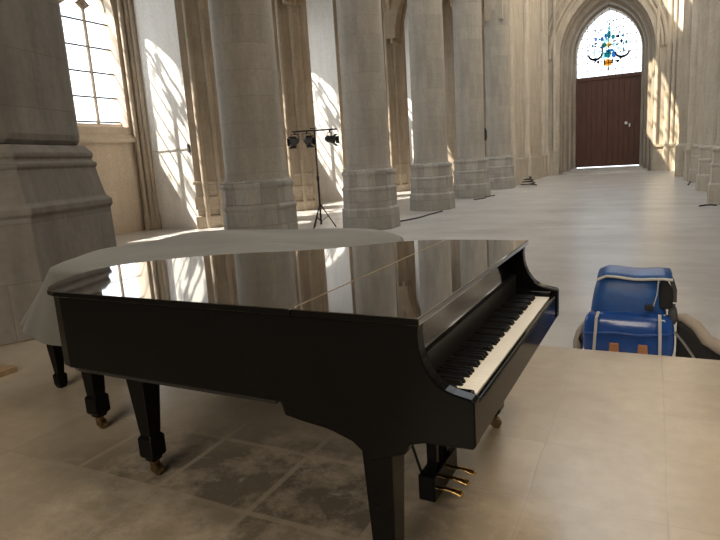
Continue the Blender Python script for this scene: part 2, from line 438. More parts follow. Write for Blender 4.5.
# solid walls of the last bay, with a high window on the left
m = MB()
pointed_wall(m, YK[4]+.2, YW+.3, S, 21, [(37.9, 1.6, 16.0, 2.4, 11.5)], lambda a, z, d: (-6.62-d, a, z), .7)
struct(m.build('wall_bay_left', M['wall']))
m = MB(); arc = parch(1.52, 2.43)
m.face([(-7.0, 37.9+x*1.06, 16+z) for x, z in arc] + [(-7.0, 39.52, 11.5), (-7.0, 36.28, 11.5)])
struct(m.build('window_7', M['glass2']), 'high clerestory window')
m = MB(); m.box(1.62, 2.6, YK[4]+.2, YW+.3, S, 21); struct(m.build('wall_bay_right', M['wall']))
m = MB()
for y, r in ((31.0, .2), (31.7, .13), (35.2, .22), (35.75, .12), (40.9, .16), (41.5, .12), (42.2, .2)):
    m.lathe([(r*1.35, S), (r*1.35, 1.2), (r, 1.3), (r, 21)], 14, -6.58, y)
m.box(-6.62, -6.42, YK[4]+.3, YW, S, .9); m.box(-6.62, -6.38, YK[4]+.3, YW, S, -.05); m.box(-6.62, -6.4, YK[4]+.3, YW, .9, 1.05)
struct(m.build('trim_wall_left', M['wall'], smooth=True), 'half-round shafts and plinth along the last wall bay on the left')
m = MB()
for y, r in ((31.0, .2), (34.85, .4), (35.5, .16), (38.6, .2), (41.6, .14), (42.2, .22)):
    m.lathe([(r*1.35, S), (r*1.35, 1.2), (r, 1.3), (r, 21)], 14, 1.6, y)
m.box(1.4, 1.62, YK[4]+.3, YW, S, .9); m.box(1.37, 1.62, YK[4]+.3, YW, .9, 1.05)
struct(m.build('trim_wall_right', M['wall'], smooth=True), 'half-round shafts and plinth along the last wall bay on the right')

# west wall with a deep splayed pointed portal
DX, DW, DSP, DRI = -2.86, 2.08, 7.6, 2.9
m = MB()
pointed_wall(m, -7.2, 2.3, S, 21, [(DX, 2.85, 7.3, 4.2, S)], lambda a, z, d: (a, YW+d, z), .3)
struct(m.build('wall_west', M['wall']))
m = MB()
def portal_loop(w, h, zs, y): return [(DX-w, y, S)] + [(DX+x, y, zs+z) for x, z in parch(w, h, 12)] + [(DX+w, y, S)]
prof = [(2.86, 4.2, 7.3, YW-.0), (2.80, 4.12, 7.3, YW+.25), (2.72, 4.02, 7.3, YW+.3), (2.66, 3.94, 7.3, YW+.7), (2.50, 3.74, 7.3, YW+.78),
        (2.42, 3.5, 7.45, YW+1.35), (2.28, 3.2, 7.5, YW+1.45), (2.22, 3.1, 7.55, YW+2.1), (2.06, 2.88, 7.6, YW+2.16), (2.06, 2.88, 7.6, YW+3.2)]
m.grid([portal_loop(*p) for p in prof])
struct(m.build('trim_portal', M['reveal']), 'deep splayed stone reveal around the far door')
m = MB()
for w, h, r in ((3.25, 4.75, .10), (3.5, 5.1, .14), (3.85, 5.6, .11), (4.1, 5.95, .07)):
    arc = [(DX+x, YW-.02, 6.6+.7+z) for x, z in parch(w, h, 14)]
    arc = [p for p in arc if p[0] > -6.6 and p[0] < 1.6]
    m.tube(arc, r, 8)
struct(m.build('trim_arch_moulding', M['wall'], smooth=True), 'roll mouldings of the arch over the far door')
m = MB()
m.box(-6.6, DX-2.86, YW-.18, YW+.02, S, 1.15); m.box(DX+2.86, 1.6, YW-.18, YW+.02, S, 1.15)
m.box(-6.6, DX-2.86, YW-.24, YW+.02, 1.15, 1.3); m.box(DX+2.86, 1.6, YW-.24, YW+.02, 1.15, 1.3)
m.box(DX+2.86, 1.6, YW-.26, YW+.02, S, .1); m.box(-6.6, DX-2.86, YW-.26, YW+.02, S, .1)
for x, r in ((.12, .12), (.75, .16), (1.05, .12), (-6.05, .13), (1.4, .2)):
    m.lathe([(r*1.5, S), (r*1.5, 1.1), (r*1.2, 1.3), (r, 1.4), (r, 21)], 14, x, YW-.02)
struct(m.build('trim_west_plinth', M['wall'], smooth=True), 'plinth course and shafts beside the far door')
m = MB(); m.box(DX-2.6, DX+2.6, YW-.55, YW+2.9, S, S+.16); m.box(DX-2.3, DX+2.3, YW+1.4, YW+2.9, S+.16, S+.3)
struct(m.build('trim_threshold', M['nave_floor']), 'stone steps in front of the far door')

# the double door
YD = YW+2.55
door = struct(empty('door_1', (DX, YD, 0)), 'reddish brown double door in the pointed portal')
for s in (-1, 1):
    d = MB(); d.box(s*.004 if s > 0 else -2.06, 2.06 if s > 0 else -.004, 0, .1, .0, 5.9)
    dl = d.build('door_leaf', M['door_wood'], door, bevel=.01)
    for i in range(6):
        b = MB(); x = s*(.02+.34*i); x2 = s*(.02+.34*(i+1))
        b.box(min(x, x2)+.012, max(x, x2)-.012, -.03, .0, .06, 5.85); b.build('door_plank', M['door_wood'], dl, bevel=.008)
    for z in (1.55, 2.95, 4.35):
        b = MB(); b.box(.03 if s > 0 else -2.04, 2.04 if s > 0 else -.03, -.05, -.03, z, z+.06); b.build('door_rail', M['door_wood'], dl)
h = MB(); h.lathe([(.0, 0), (.09, .02), (.06, .1), (.11, .14), (.1, .2), (0, .22)], 12)
ho = h.build('door_handle', M['steel'], door, smooth=True); ho.rotation_euler = (R(90), 0, 0); ho.location = (1.18, -.05, 2.86)
h = MB(); h.box(-.05, .05, -.03, 0, -.12, .12); ho = h.build('lock_plate', M['steel'], door, bevel=.01); ho.location = (1.4, -.05, 2.72)
b = MB(); b.box(-.05, .05, .1, .13, 0, 5.9); b.build('astragal', M['door_wood'], door)  # strip added behind the leaves so no sky shows through the gap
b = MB(); b.box(-2.06, 2.06, -.08, .12, 5.9, 6.16); b.build('door_transom', M['door_wood'], door, bevel=.02)
# stained glass above it
YG = YD+.05
win = struct(empty('window_8', (DX, YG, 0)), 'pointed stained glass window above the far door')
g = MB(); g.face([(x, 0, DSP+z) for x, z in parch(2.08, DRI)] + [(2.08, 0, 6.1), (-2.08, 0, 6.1)]); g.build('glass_pane', M['clear'], win)
def archtop(x): # height of the window's head at x
    RR = (2.08**2+DRI**2)/(4.16); return DSP+math.sqrt(max(0, RR*RR-(abs(x)+RR-2.08)**2))
lead = MB()
for x in (-1.7, -1.35, -.9, -.45, 0, .45, .9, 1.35, 1.7): lead.box(x-.02, x+.02, -.02, .0, 6.15, archtop(x))
for z in (6.55, 7.1, 7.6, 8.15, 8.7, 9.2, 9.7):
    xm = 2.08
    while archtop(xm) < z and xm > 0: xm -= .02
    lead.box(-xm, xm, -.02, 0, z-.018, z+.018)
lead.build('lead_lattice', M['lead'], win)
GC = {n: coloured_glass('glass_'+n, c) for n, c in (('teal', (.10, .34, .36)), ('blue', (.12, .3, .5)), ('orange', (.75, .42, .08)), ('dark', (.05, .06, .07)), ('pale', (.5, .68, .66)), ('cream', (.8, .62, .35)))}
def piece(pts, c):
    q = MB(); q.prism(pts, -.035, -.025, lambda a, b, t: (a, t, b)); q.build('stained_piece', GC[c], win)
rg = random.Random(3)
def blob(cx, cz, rx, rz, c, n=7):
    piece([(cx+rx*math.cos(2*PI*i/n)*rg.uniform(.75, 1.15), cz+rz*math.sin(2*PI*i/n)*rg.uniform(.75, 1.15)) for i in range(n)], c)
blob(-.02, 7.0, .27, .28, 'orange', 9); blob(-.02, 6.98, .36, .05, 'dark'); blob(0, 6.62, .05, .22, 'dark'); blob(-.25, 7.02, .05, .25, 'dark'); blob(.24, 7.05, .05, .25, 'dark')
blob(-.3, 7.5, .16, .3, 'pale'); blob(.32, 7.5, .14, .26, 'blue'); blob(-.28, 8.15, .14, .22, 'teal'); blob(.3, 8.1, .12, .2, 'pale'); blob(-.42, 8.55, .14, .16, 'blue'); blob(0, 9.2, .12, .2, 'pale'); blob(-.05, 7.55, .24, .3, 'teal'); blob(.05, 7.78, .3, .12, 'blue'); blob(.0, 8.15, .2, .2, 'cream'); blob(.05, 8.1, .1, .1, 'orange')
blob(-.15, 8.45, .24, .14, 'pale'); blob(.0, 8.8, .16, .3, 'teal'); blob(-.2, 8.75, .1, .22, 'blue'); blob(.26, 8.62, .14, .18, 'teal'); blob(-.38, 7.95, .05, .5, 'dark'); blob(.33, 8.35, .12, .06, 'dark')
for s in (-1, 1):
    arc = [(s*(.85+.48*math.cos(a)), 7.62+.42*math.sin(a)) for a in [PI+PI*i/10 for i in range(11)]]
    inn = [(s*(.85+.38*math.cos(a)), 7.66+.30*math.sin(a)) for a in [PI+PI*i/10 for i in range(11)]]
    piece(arc + inn[::-1], 'dark')
    for cx, cz, c in ((.5, 8.1, 'teal'), (.62, 7.85, 'pale'), (.8, 8.35, 'dark'), (.85, 8.6, 'blue'), (.9, 7.75, 'pale'), (1.05, 8.15, 'teal'), (.6, 8.55, 'dark'), (.8, 7.25, 'dark'), (.62, 7.1, 'dark')):
        if rg.random() < .9: blob(s*cx+rg.uniform(-.05, .05), cz+rg.uniform(-.08, .08), rg.uniform(.07, .13), rg.uniform(.07, .16), c)
for i in range(46):
    x = rg.uniform(-1.3, 1.3); z = rg.uniform(7.5, 9.7)
    if archtop(x) > z+.2: blob(x, z, rg.uniform(.04, .07), rg.uniform(.05, .09), rg.choice(['dark', 'dark', 'teal', 'pale', 'blue']), 5)

# shell out of view: choir behind the camera, right aisle
m = MB(); m.box(-17, 9.3, -6.3, -6, S, 12.3); struct(m.build('wall_back', M['pier']))
m = MB(); m.box(9, 9.3, -6, 46.5, S, 12.3); struct(m.build('wall_right', M['wall']))
m = MB(); m.box(-6.7, 9.3, -6.3, 9.5, 12, 12.3); struct(m.build('ceiling', M['vault']))
m = MB(); m.box(RX2-.4, 9.3, 9.5, 46.5, 12, 12.3); struct(m.build('ceiling_aisle_right', M['vault']))

# ------------------------------------------------------------------ columns
shaft = MB(); shaft.lathe([(.62, 1.22), (.60, 1.3), (.585, 1.45), (.58, 2.5), (.575, 7.4), (.575, 12.5)], 40)
plin = MB(); plin.lathe([(.80, S), (.79, .18), (.745, .24), (.74, .68), (.755, .70), (.755, .75), (.715, .80), (.705, 1.08), (.74, 1.13), (.74, 1.19), (.62, 1.26)], 8, rot=R(22.5))
proto = None
names_l = ['tall grey round column nearest behind the cloth-covered instrument, left of the spotlight stand',
           'round stone column with the spotlight stand just to its left',
           'round column with a cable lying on the floor at its foot',
           'far round column with a short black cable lying at its foot',
           'last round column of the left row, joined to the wall with the cable coil']
pale = []  # lighter meshes of the right columns: sunlight put into their stone colour
def column(x, y, label, group, mats=None):
    global proto
    if proto is None:
        r = empty('stone_column'); shaft.build('shaft', M['column'], r, smooth=True, angle=60); plin.build('plinth', M['plinth'], r, bevel=.012); proto = r
    else: r = copy_tree(proto)
    if mats:
        for ch in r.children:
            if not pale or len(pale) < 2:
                ch.data = ch.data.copy(); ch.data.materials[0] = mats; pale.append((ch.name.split('.')[0], ch.data))
            else: ch.data = dict(pale)[ch.name.split('.')[0]]
    r.location = (x, y, 0); tag(r, label, 'column', group); return r
for k in range(5): column(ROWX, YK[k], names_l[k], 'round columns of the left arcade')
names_r = ['pale round column at the right edge, nearest of the right row', 'pale round column of the right row, next beyond the one at the photo edge',
           'pale round column of the right row nearest the sunlit wall beside the door']
for k, lb in zip((2, 3, 4), names_r): column(RX2, YK[k], lb, 'round columns of the right arcade', M['wall'])
# big crossing pier on the platform
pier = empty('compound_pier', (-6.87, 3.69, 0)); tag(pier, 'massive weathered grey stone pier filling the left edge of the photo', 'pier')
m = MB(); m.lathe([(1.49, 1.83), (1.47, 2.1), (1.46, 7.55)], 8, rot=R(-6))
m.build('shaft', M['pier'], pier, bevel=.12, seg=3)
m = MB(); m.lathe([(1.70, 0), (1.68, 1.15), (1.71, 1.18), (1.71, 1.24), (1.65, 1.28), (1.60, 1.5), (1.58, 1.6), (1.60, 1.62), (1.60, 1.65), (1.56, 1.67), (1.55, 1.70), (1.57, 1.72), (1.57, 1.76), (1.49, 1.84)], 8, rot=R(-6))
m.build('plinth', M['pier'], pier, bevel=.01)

# ------------------------------------------------------------------ grand piano
PO = Vector((-.6087, 1.5644, 0)); PR = R(-1.1156)
def W(u, v, z):     # piano frame: u along the keyboard, v towards the player
    return (PO.x - math.sin(PR)*u + math.cos(PR)*v, PO.y + math.cos(PR)*u + math.sin(PR)*v, z)
def L(u, v, z): return (v, u, z)     # local coordinates of the piano's empty
piano = empty('grand_piano', PO, PR)
tag(piano, 'glossy black grand piano with closed lid and open keyboard on the platform', 'piano')
LID = [(0, 0), (0, -1.69), (.02, -1.76), (.08, -1.835), (.18, -1.905), (.30, -1.96), (.42, -1.99), (.52, -1.985), (.62, -1.945), (.74, -1.85), (.86, -1.73),
       (.96, -1.58), (1.04, -1.41), (1.11, -1.22), (1.20, -1.04), (1.33, -.88), (1.46, -.75), (1.545, -.62), (1.58, -.48), (1.58, 0)]
def clip(poly, vmin=None, vmax=None):
    out = []
    n = len(poly)
    for i in range(n):
        a, b = poly[i], poly[(i+1) % n]
        def ins(p): return p[1] <= vmax if vmax is not None else p[1] >= vmin
        e = vmax if vmax is not None else vmin
        if ins(a): out.append(a)
        if ins(a) != ins(b):
            t = (e-a[1])/(b[1]-a[1]); out.append((a[0]+(b[0]-a[0])*t, e))
    return out
def inset(poly, d):
    n = len(poly); out = []
    for i in range(n):
        a = Vector(poly[i-1]); b = Vector(poly[i]); c = Vector(poly[(i+1) % n])
        n1 = (b-a).normalized(); n2 = (c-b).normalized()
        nn = (Vector((-n1.y, n1.x))+Vector((-n2.y, n2.x)))
        nn.normalize(); k = max(.5, nn.dot(Vector((-n1.y, n1.x))))
        out.append(tuple(b+nn*d/k))
    return out
area = sum(LID[i-1][0]*LID[i][1]-LID[i][0]*LID[i-1][1] for i in range(len(LID)))
sgn = 1 if area > 0 else -1
CASE = inset(LID, .022*sgn)
def uvz(p, q, t): return (q, p, t)
m = MB(); m.prism(clip(CASE, vmax=-.11), .66, .989, uvz); case = m.build('case', M['lacquer'], piano, bevel=.006)
m = MB(); m.prism(clip(inset(LID, .06*sgn), vmax=-.6), .63, .66, uvz); m.build('soundboard_frame', M['black_satin'], piano)
m = MB(); m.prism(clip(LID, vmax=-.4625), .989, 1.0128, uvz); m.build('lid', M['lid_lacquer'], piano, bevel=.004, seg=3)
m = MB(); m.prism(clip(LID, vmin=-.4585), .989, 1.0128, uvz); m.build('lid_flap', M['lid_lacquer'], piano, bevel=.004, seg=3)
m = MB(); m.box(-.4640, -.4575, .03, 1.55, 1.0, 1.0136); m.build('hinge', M['hinge'], piano)['label'] = 'brass hinge strip across the lid'
CH = [(-.62, .988), (-.012, .988), (-.016, .95), (-.013, .91), (-.004, .877), (.008, .848), (.024, .823), (.043, .803), (.066, .788), (.09, .779), (.118, .773), (.145, .768), (.154, .765), (.158, .757), (.158, .62), (.15, .607), (-.01, .60),
      (-.06, .585), (-.075, .55), (-.21, .5), (-.222, .525), (-.27, .562), (-.34, .585), (-.37, .592), (-.46, .602), (-.535, .615), (-.546, .655), (-.56, .672), (-.62, .672)]
for u0 in (.018, 1.508):
    m = MB(); m.prism(CH, u0, u0+.054, lambda p, q, t: (p, t, q)); m.build('cheek', M['lacquer'], piano, bevel=.006, seg=3)
m = MB(); m.box(-.55, .13, .06, 1.52, .615, .70); m.build('key_bed', M['lacquer'], piano, bevel=.004)
m = MB(); m.prism([(.131, .608), (.151, .608), (.151, .728), (.147, .738), (.131, .738)], .072, 1.508, lambda p, q, t: (p, t, q)); m.build('key_slip', M['lacquer'], piano, bevel=.003)
m = MB(); m.prism([(-.11, .94), (-.098, .94), (-.068, .842), (-.08, .838)], .072, 1.508, lambda p, q, t: (p, t, q)); m.build('fallboard', M['gloss'], piano, bevel=.004)
m = MB(); m.box(-.075, -.052, .074, 1.506, .735, .84); m.box(-.11, -.075, .074, 1.506, .735, .84); m.box(-.11, -.10, .074, 1.506, .93, .985); m.build('name_board', M['black_satin'], piano)  # black strips stand in for lid's shadow gap and dark reflection above keys
m = MB(); m.box(-.30, -.111, .074, 1.506, .70, .955); m.build('action_cover', M['black_satin'], piano)
for u0 in (.072, 1.463):
    m = MB(); m.box(-.04, .13, u0, u0+.045, .70, .762); m.build('key_block', M['lacquer'], piano, bevel=.006)
kb = MB(); kb.box(-.055, .129, .118, 1.462, .70, .712); keyb = kb.build('keyboard', M['black_satin'], piano)
wk = (1.462-.118)/52; whites = []
wm = None; bmk = None
for i in range(52):
    if wm is None:
        q = MB(); q.box(-.05, .126, -wk/2+.0007, wk/2-.0007, .712, .736); wm = q.build('white_key', M['ivory'], keyb, bevel=.0012); o = wm
    else: o = wm.copy(); C.objects.link(o); o.parent = keyb
    o.location = (0, .118+wk*(i+.5), 0)
    if i < 51 and (i % 7) not in (1, 4):       # A0 first: no black key after B and E
        if bmk is None:
            q = MB(); q.prism([(-.05, .736), (.066, .736), (.058, .753), (-.05, .754)], -.0078, .0078, lambda p, r2, t: (p, t, r2)); bmk = q.build('black_key', M['ebony'], keyb, bevel=.001); o2 = bmk
        else: o2 = bmk.copy(); C.objects.link(o2); o2.parent = keyb
        o2.location = (0, .118+wk*(i+1), 0)
def piano_leg(u, v, top, par, w0=.13, w1=.075, blk=.205, mats=M['lacquer'], caster=M['brass']):
    # w0 across at the top, tapering to w1 above a square block foot with a caster
    q = MB(); rows = []
    for z, w in ((top, w0), (top-.04, w0), (blk+.035, w1), (blk+.01, w1-.006), (blk, w1+.018), (.105, w1+.018), (.092, w1-.01), (.075, w1-.02)):
        h = w/2; rows.append([(v-h, u-h, z), (v+h, u-h, z), (v+h, u+h, z), (v-h, u+h, z)])
    b = q.grid(rows, True); q.cap(b, 4); q.cap(b+4*(len(rows)-1), 4)
    lg = q.build('leg', mats, par, bevel=.006)
    cst = MB(); cst.lathe([(.028, .08), (.024, .05), (.02, .045)], 10, v, u)
    cst.tube([(v+.02, u-.014, .026), (v+.02, u+.014, .026)], .026, 14); cst.box(v-.012, v+.032, u-.02, u-.015, .02, .055); cst.box(v-.012, v+.032, u+.015, u+.02, .02, .055)
    cst.build('caster', caster, lg, smooth=True)['label'] = 'small brass caster'
    return lg
piano_leg(.085, -.185, .62, piano, .115, .085, blk=.13); piano_leg(1.40, -.165, .62, piano, .115, .085); piano_leg(.33, -1.60, .67, piano)
m = MB(); m.box(-1.25, -1.1, .22, .34, .63, .665); m.build('leg_block', M['black_satin'], piano, bevel=.006)
ly = empty('pedal_lyre'); ly.parent = piano
m = MB(); m.box(-.255, -.18, .53, .83, .05, .165); m.build('pedal_box', M['lacquer'], ly, bevel=.006)
for u in (.60, .73):
    m = MB(); m.box(-.24, -.195, u, u+.035, .16, .62); m.build('post', M['lacquer'], ly, bevel=.004)
for u in (.59, .68, .77):
    m = MB(); m.tube([(-.19, u, .085), (-.15, u, .09), (-.115, u, .088), (-.085, u, .08), (-.078, u, .075)], [.012, .012, .017, .02, .012], 10, squash=.55); m.build('pedal', M['pedal_brass'], ly, smooth=True)['label'] = 'brass pedal'
for u in (.59, .78):
    m = MB(); m.tube([(-.255, u, .12), (-.42, u, .64)], .006, 6); m.build('brace_rod', M['black_metal'], ly, smooth=True)

for o in piano.children:
    if o.name.startswith('lid'):
        o.data.materials.append(M['lacquer'])
        for p in o.data.polygons:
            if abs(p.normal.z) < .5 and p.normal.x < .9: p.material_index = 1
# ------------------------------------------------------------------ covered second instrument
TOP = [(.70, -2.74, .95), (.56, -2.40, .945), (.64, -2.13, .955), (.86, -1.92, .96), (1.03, -1.70, .96), (1.15, -1.45, .96), (1.23, -1.2, .96), (1.36, -1.0, .96),
       (1.56, -.85, .955), (1.80, -.83, .965), (2.05, -.95, .968), (2.3, -1.2, .965), (2.52, -1.6, .95), (2.55, -2.3, .95), (2.5, -3.0, .95), (1.85, -3.07, .95), (1.46, -3.17, .95), (1.05, -2.98, .95)]
HEM = [(.655, -3.02, .55), (.56, -2.5, .50), (.62, -2.12, .5), (.85, -1.89, .5), (1.01, -1.68, .5), (1.13, -1.44, .5), (1.21, -1.18, .5), (1.34, -.98, .5),
       (1.55, -.82, .5), (1.82, -.77, .5), (2.12, -.85, .5), (2.42, -1.1, .5), (2.66, -1.6, .5), (2.7, -2.3, .5), (2.65, -3.2, .5), (1.95, -3.3, .5), (1.5, -3.45, .52), (1.0, -3.40, .54)]
def catmull(P, n):
    out = []; k = len(P)
    for i in range(k):
        p0, p1, p2, p3 = [Vector(P[(i+j-1) % k]) for j in range(4)]
        for s in range(n):
            t = s/n
            out.append(.5*((2*p1)+(p2-p0)*t+(2*p0-5*p1+4*p2-p3)*t*t+(3*p1-p0-3*p2+p3)*t**3))
    return out
tl, hl = catmull(TOP, 8), catmull(HEM, 8); n = len(tl)
cen = Vector((1.7, -2.0, .965)); rows = []
for f in (0.02, .3, .6, .85, .96): rows.append([cen.lerp(p, f)+Vector((0, 0, .012*math.sin(5*p.x*f+3*p.y*f))) for p in tl])
rows.append([p+Vector((0, 0, -.006)) for p in tl])
near_left = lambda p: 1.0 if p.y < -2.2 else .25
for f in (.06, .2, .4, .6, .8, 1.0):
    row = []
    for i, (a, b) in enumerate(zip(tl, hl)):
        q = a.lerp(b, f); q.z = a.z-.006+(b.z-a.z)*f
        out = (b-a); out.z = 0
        d = Vector((a.x-cen.x, a.y-cen.y, 0)).normalized()
        q += d*(.022*math.sin(i*.55)+.014*math.sin(i*1.3+1))*f*near_left(a)
        row.append(q)
    rows.append(row)
m = MB(); b0 = m.grid([[W(p.x, p.y, p.z) for p in r] for r in rows], True); m.cap(b0, n)
cov = m.build('cloth_cover', M['cover'], smooth=True, angle=180)
tag(cov, 'large grey-green cloth draped over the instrument behind the black grand piano', 'cover')
inst = empty('covered_harpsichord', PO, PR)
tag(inst, 'instrument hidden under the grey cloth with only two dark legs showing', 'instrument')
cp = [(1.7+(p[0]-1.7)*.95, -2.0+(p[1]+2.0)*.95) for p in TOP]
m = MB(); m.prism(cp, .62, .92, uvz); m.build('case', M['black_satin'], inst)
piano_leg(.60, -2.34, .66, inst, .115, .08) 
def spade_leg(u, v):
    q = MB(); rows = []
    for z, w in ((.66, .09), (.30, .078), (.11, .048), (.10, .07), (.03, .066), (0, .045)):
        h = w/2; rows.append([(v-h, u-h, z), (v+h, u-h, z), (v+h, u+h, z), (v-h, u+h, z)])
    b = q.grid(rows, True); q.cap(b, 4); q.cap(b+4*(len(rows)-1), 4); q.build('leg', M['lacquer'], inst, bevel=.004)
spade_leg(.97, -3.22); spade_leg(2.3, -1.3); spade_leg(2.35, -2.9)

# ------------------------------------------------------------------ blue bag on the nave floor behind the platform edge
BY = 5.32
bag = empty('equipment_bag', (-.16, BY, S)); tag(bag, 'big blue padded bag with folded lid and two grey straps standing below the platform edge', 'bag')
def rounded(x0, x1, y0, y1, z0, z1, lean=0, taper=0, n=3):
    q = MB(); rows = []
    for i in range(9):
        t = i/8; z = z0+(z1-z0)*t; k = 1-taper*t
        e = .05*(abs(2*t-1)**4)
        xm = (x0+x1)/2; hw = (x1-x0)/2*k-e; ym = (y0+y1)/2+lean*t; hd = (y1-y0)/2-e
        rows.append([(xm+hw*sx, ym+hd*sy, z) for sx, sy in ((-1, -.7), (-.9, -1), (-.3, -1.06), (.3, -1.06), (.9, -1), (1, -.7), (1, .7), (.9, 1), (-.9, 1), (-1, .7))])
    b = q.grid(rows, True); q.cap(b, 10, True); q.cap(b+80, 10); return q
body = rounded(-.345, .345, .02, .36, 0, .74, .05, .22).build('body', M['blue'], bag, smooth=True, sub=1, angle=180)
# flap over the top: sheet lying on the body with a pale edging
fl = []
for i in range(9):
    t = i/8; y = .44-.40*t; z = .745+.035*math.sin(PI*t*.9)-(.02*t*t)
    fl.append([(-.235-.01*t+(.55+.035*t)*j/8, y, z+.008*math.sin(j*1.1)-.018*j/8-(.03 if j == 0 else 0)) for j in range(9)])
m = MB(); m.grid(fl); fo = m.build('lid_flap', M['blue'], bag, smooth=True, angle=180)
sol = fo.modifiers.new('thick', 'SOLIDIFY'); sol.thickness = .02
m = MB(); m.tube([Vector(p)+Vector((0, -.01, -.012)) for p in fl[-1]], .012, 6, squash=1.0); m.build('edging', M['strap'], fo, smooth=True)
pk = rounded(-.36, .375, -.12, .1, .02, .43, .03, .04)
pocket = pk.build('front_pocket', M['blue_shiny'], bag, smooth=True, sub=1, angle=180)
m = MB(); m.tube([(-.34, -.115, .25), (-.1, -.13, .27), (.1, -.13, .26), (.33, -.11, .28)], .012, 6); m.build('fold', M['blue_shiny'], pocket, smooth=True)
for x, lean in ((-.22, -.035), (.25, .01)):
    m = MB(); pts = [(x, -.08, .44), (x-.002+lean*.3, -.135, .40), (x+lean*.6, -.15, .25), (x+lean, -.14, .03)]
    for a, b in zip(pts[:-1], pts[1:]):
        m.face([(a[0]-.012, a[1], a[2]), (a[0]+.012, a[1], a[2]), (b[0]+.012, b[1], b[2]), (b[0]-.012, b[1], b[2])])
    so = m.build('strap', M['strap'], bag); so.modifiers.new('t', 'SOLIDIFY').thickness = .008
m = MB(); m.tube([(.235, -.03, .72), (.225, -.05, .6), (.20, -.06, .5)], .015, 6, squash=.4); m.build('side_strap', M['strap'], bag, smooth=True)
m = MB(); m.box(.135, .20, -.09, -.05, .47, .515); m.build('buckle', M['black_metal'], bag, bevel=.006)
m = MB()
m.tube([(.28, .12, .72), (.335, .14, .69), (.36, .14, .60), (.36, .12, .50)], .012, 8, squash=1.6); m.build('handle', M['grey_cloth'], bag, smooth=True)
q = MB(); q.prism([(.24, .45), (.35, .45), (.34, .62), (.29, .70), (.25, .68)], .06, .16, lambda a, b, t: (a, t, b)); q.build('side_opening', M['dark_cloth'], bag, bevel=.01)
q = rounded(.315, .385, .0, .16, .32, .49, 0, .1); q.build('side_pocket', M['grey_cloth'], bag, smooth=True, angle=180)
for x in (-.09, .13):
    m = MB(); m.prism([(x-.045, .0), (x+.05, .0), (x+.035, .19), (x-.035, .19)], -.165, -.14, lambda a, b, t: (a, t, b)); m.build('leather_tab', M['tan'], bag, bevel=.008)['label'] = 'tan leather tab'
# open padded case lying around the bag
cs = empty('padded_case', (-.16, BY, S)); tag(cs, 'open black soft case with thick grey-beige padded rim around the blue bag', 'case')
m = MB()
m.tube([(.385, .12, .37), (.435, .09, .375), (.52, .05, .325), (.60, .0, .225), (.76, -.03, .135), (.95, -.04, .08), (1.1, -.04, .06)], [.03, .042, .048, .05, .055, .055, .04], 12)
m.build('padded_rim', M['beige_cloth'], cs, smooth=True)
m = MB()
m.tube([(-.40, .0, .02), (-.405, .05, .12), (-.385, .1, .2), (-.36, .2, .25)], [.035, .035, .033, .02], 12)
m.build('padded_rim', M['beige_cloth'], cs, smooth=True)
m = MB(); m.prism([(.385, 0), (.80, 0), (.74, .09), (.58, .18), (.50, .29), (.42, .345), (.385, .345)], -.02, .16, lambda a, b, t: (a, t, b)); m.build('shell', M['dark_cloth'], cs, bevel=.02)
m = MB(); m.prism([(-.42, 0), (-.37, 0), (-.37, .2), (-.39, .16)], .02, .2, lambda a, b, t: (a, t, b)); m.build('shell', M['dark_cloth'], cs, bevel=.01)
m = MB(); m.tube([(.36, -.09, .30), (.42, -.06, .22), (.5, -.05, .1), (.53, -.04, .03)], .011, 8); m.build('buckle_rod', M['steel'], cs, smooth=True)

# ------------------------------------------------------------------ spotlight stand
SX, SY = -8.42, 14.35
st = empty('lighting_stand', (SX, SY, S)); tag(st, 'tall black tripod lighting stand with a crossbar between two columns', 'stand')
m = MB(); m.tube([(0, 0, .12), (0, 0, 1.5)], .028, 10); m.tube([(0, 0, 1.4), (0, 0, 2.74)], .02, 10); m.tube([(0, 0, 1.36), (0, 0, 1.48)], .04, 10); m.build('pole', M['black_metal'], st, smooth=True)
for a in (0, 120, 240):
    t = R(a+27); c_, s_ = math.cos(t), math.sin(t)
    m = MB(); m.tube([(0, 0, .72), (.42*c_, .42*s_, .02)], .017, 8); lg = m.build('leg', M['black_metal'], st, smooth=True)
    m = MB(); m.tube([(0, 0, .2), (.22*c_, .22*s_, .36)], .01, 6); m.build('brace', M['black_metal'], lg, smooth=True)
ca, sa = math.cos(R(27)), math.sin(R(27))
m = MB(); m.tube([(-.62*ca, -.62*sa, 2.74), (.62*ca, .62*sa, 2.74)], .022, 8); m.tube([(-.12*ca, -.12*sa, 2.8), (.08*ca, .08*sa, 2.8)], .015, 6); m.build('crossbar', M['black_metal'], st, smooth=True)
def spot():
    r = empty('stage_spotlight')
    q = MB(); q.tube([(-.12, 0, -.22), (-.12, 0, -.05), (.12, 0, -.05), (.12, 0, -.22)], .012, 6); q.tube([(0, 0, -.06), (0, 0, .0)], .022, 8); q.build('yoke', M['black_metal'], r, smooth=True)
    q = MB(); q.tube([(0, .14-.26*i/5, -.21-.05*(i/5)) for i in range(6)], [.05, .085, .095, .095, .105, .11], 14); bd = q.build('barrel', M['black_metal'], r, smooth=True)
    q = MB(); q.tube([(0, -.121, -.26), (0, -.124, -.2605)], .095, 14); q.build('lens', M['lens'], bd, smooth=True)
    for sg in (-1, 1):
        q = MB(); q.face([(sg*.1, -.12, -.35), (sg*.1, -.12, -.17), (sg*.15, -.21, -.15), (sg*.15, -.21, -.37)]); o = q.build('barn_door', M['black_metal'], r); o.modifiers.new('t', 'SOLIDIFY').thickness = .006
        q = MB(); q.face([(-.09, -.12, -.26+sg*.1), (.09, -.12, -.26+sg*.1), (.12, -.2, -.27+sg*.16), (-.12, -.2, -.27+sg*.16)]); o = q.build('barn_door', M['black_metal'], r); o.modifiers.new('t', 'SOLIDIFY').thickness = .006
    return r
sp0 = spot()
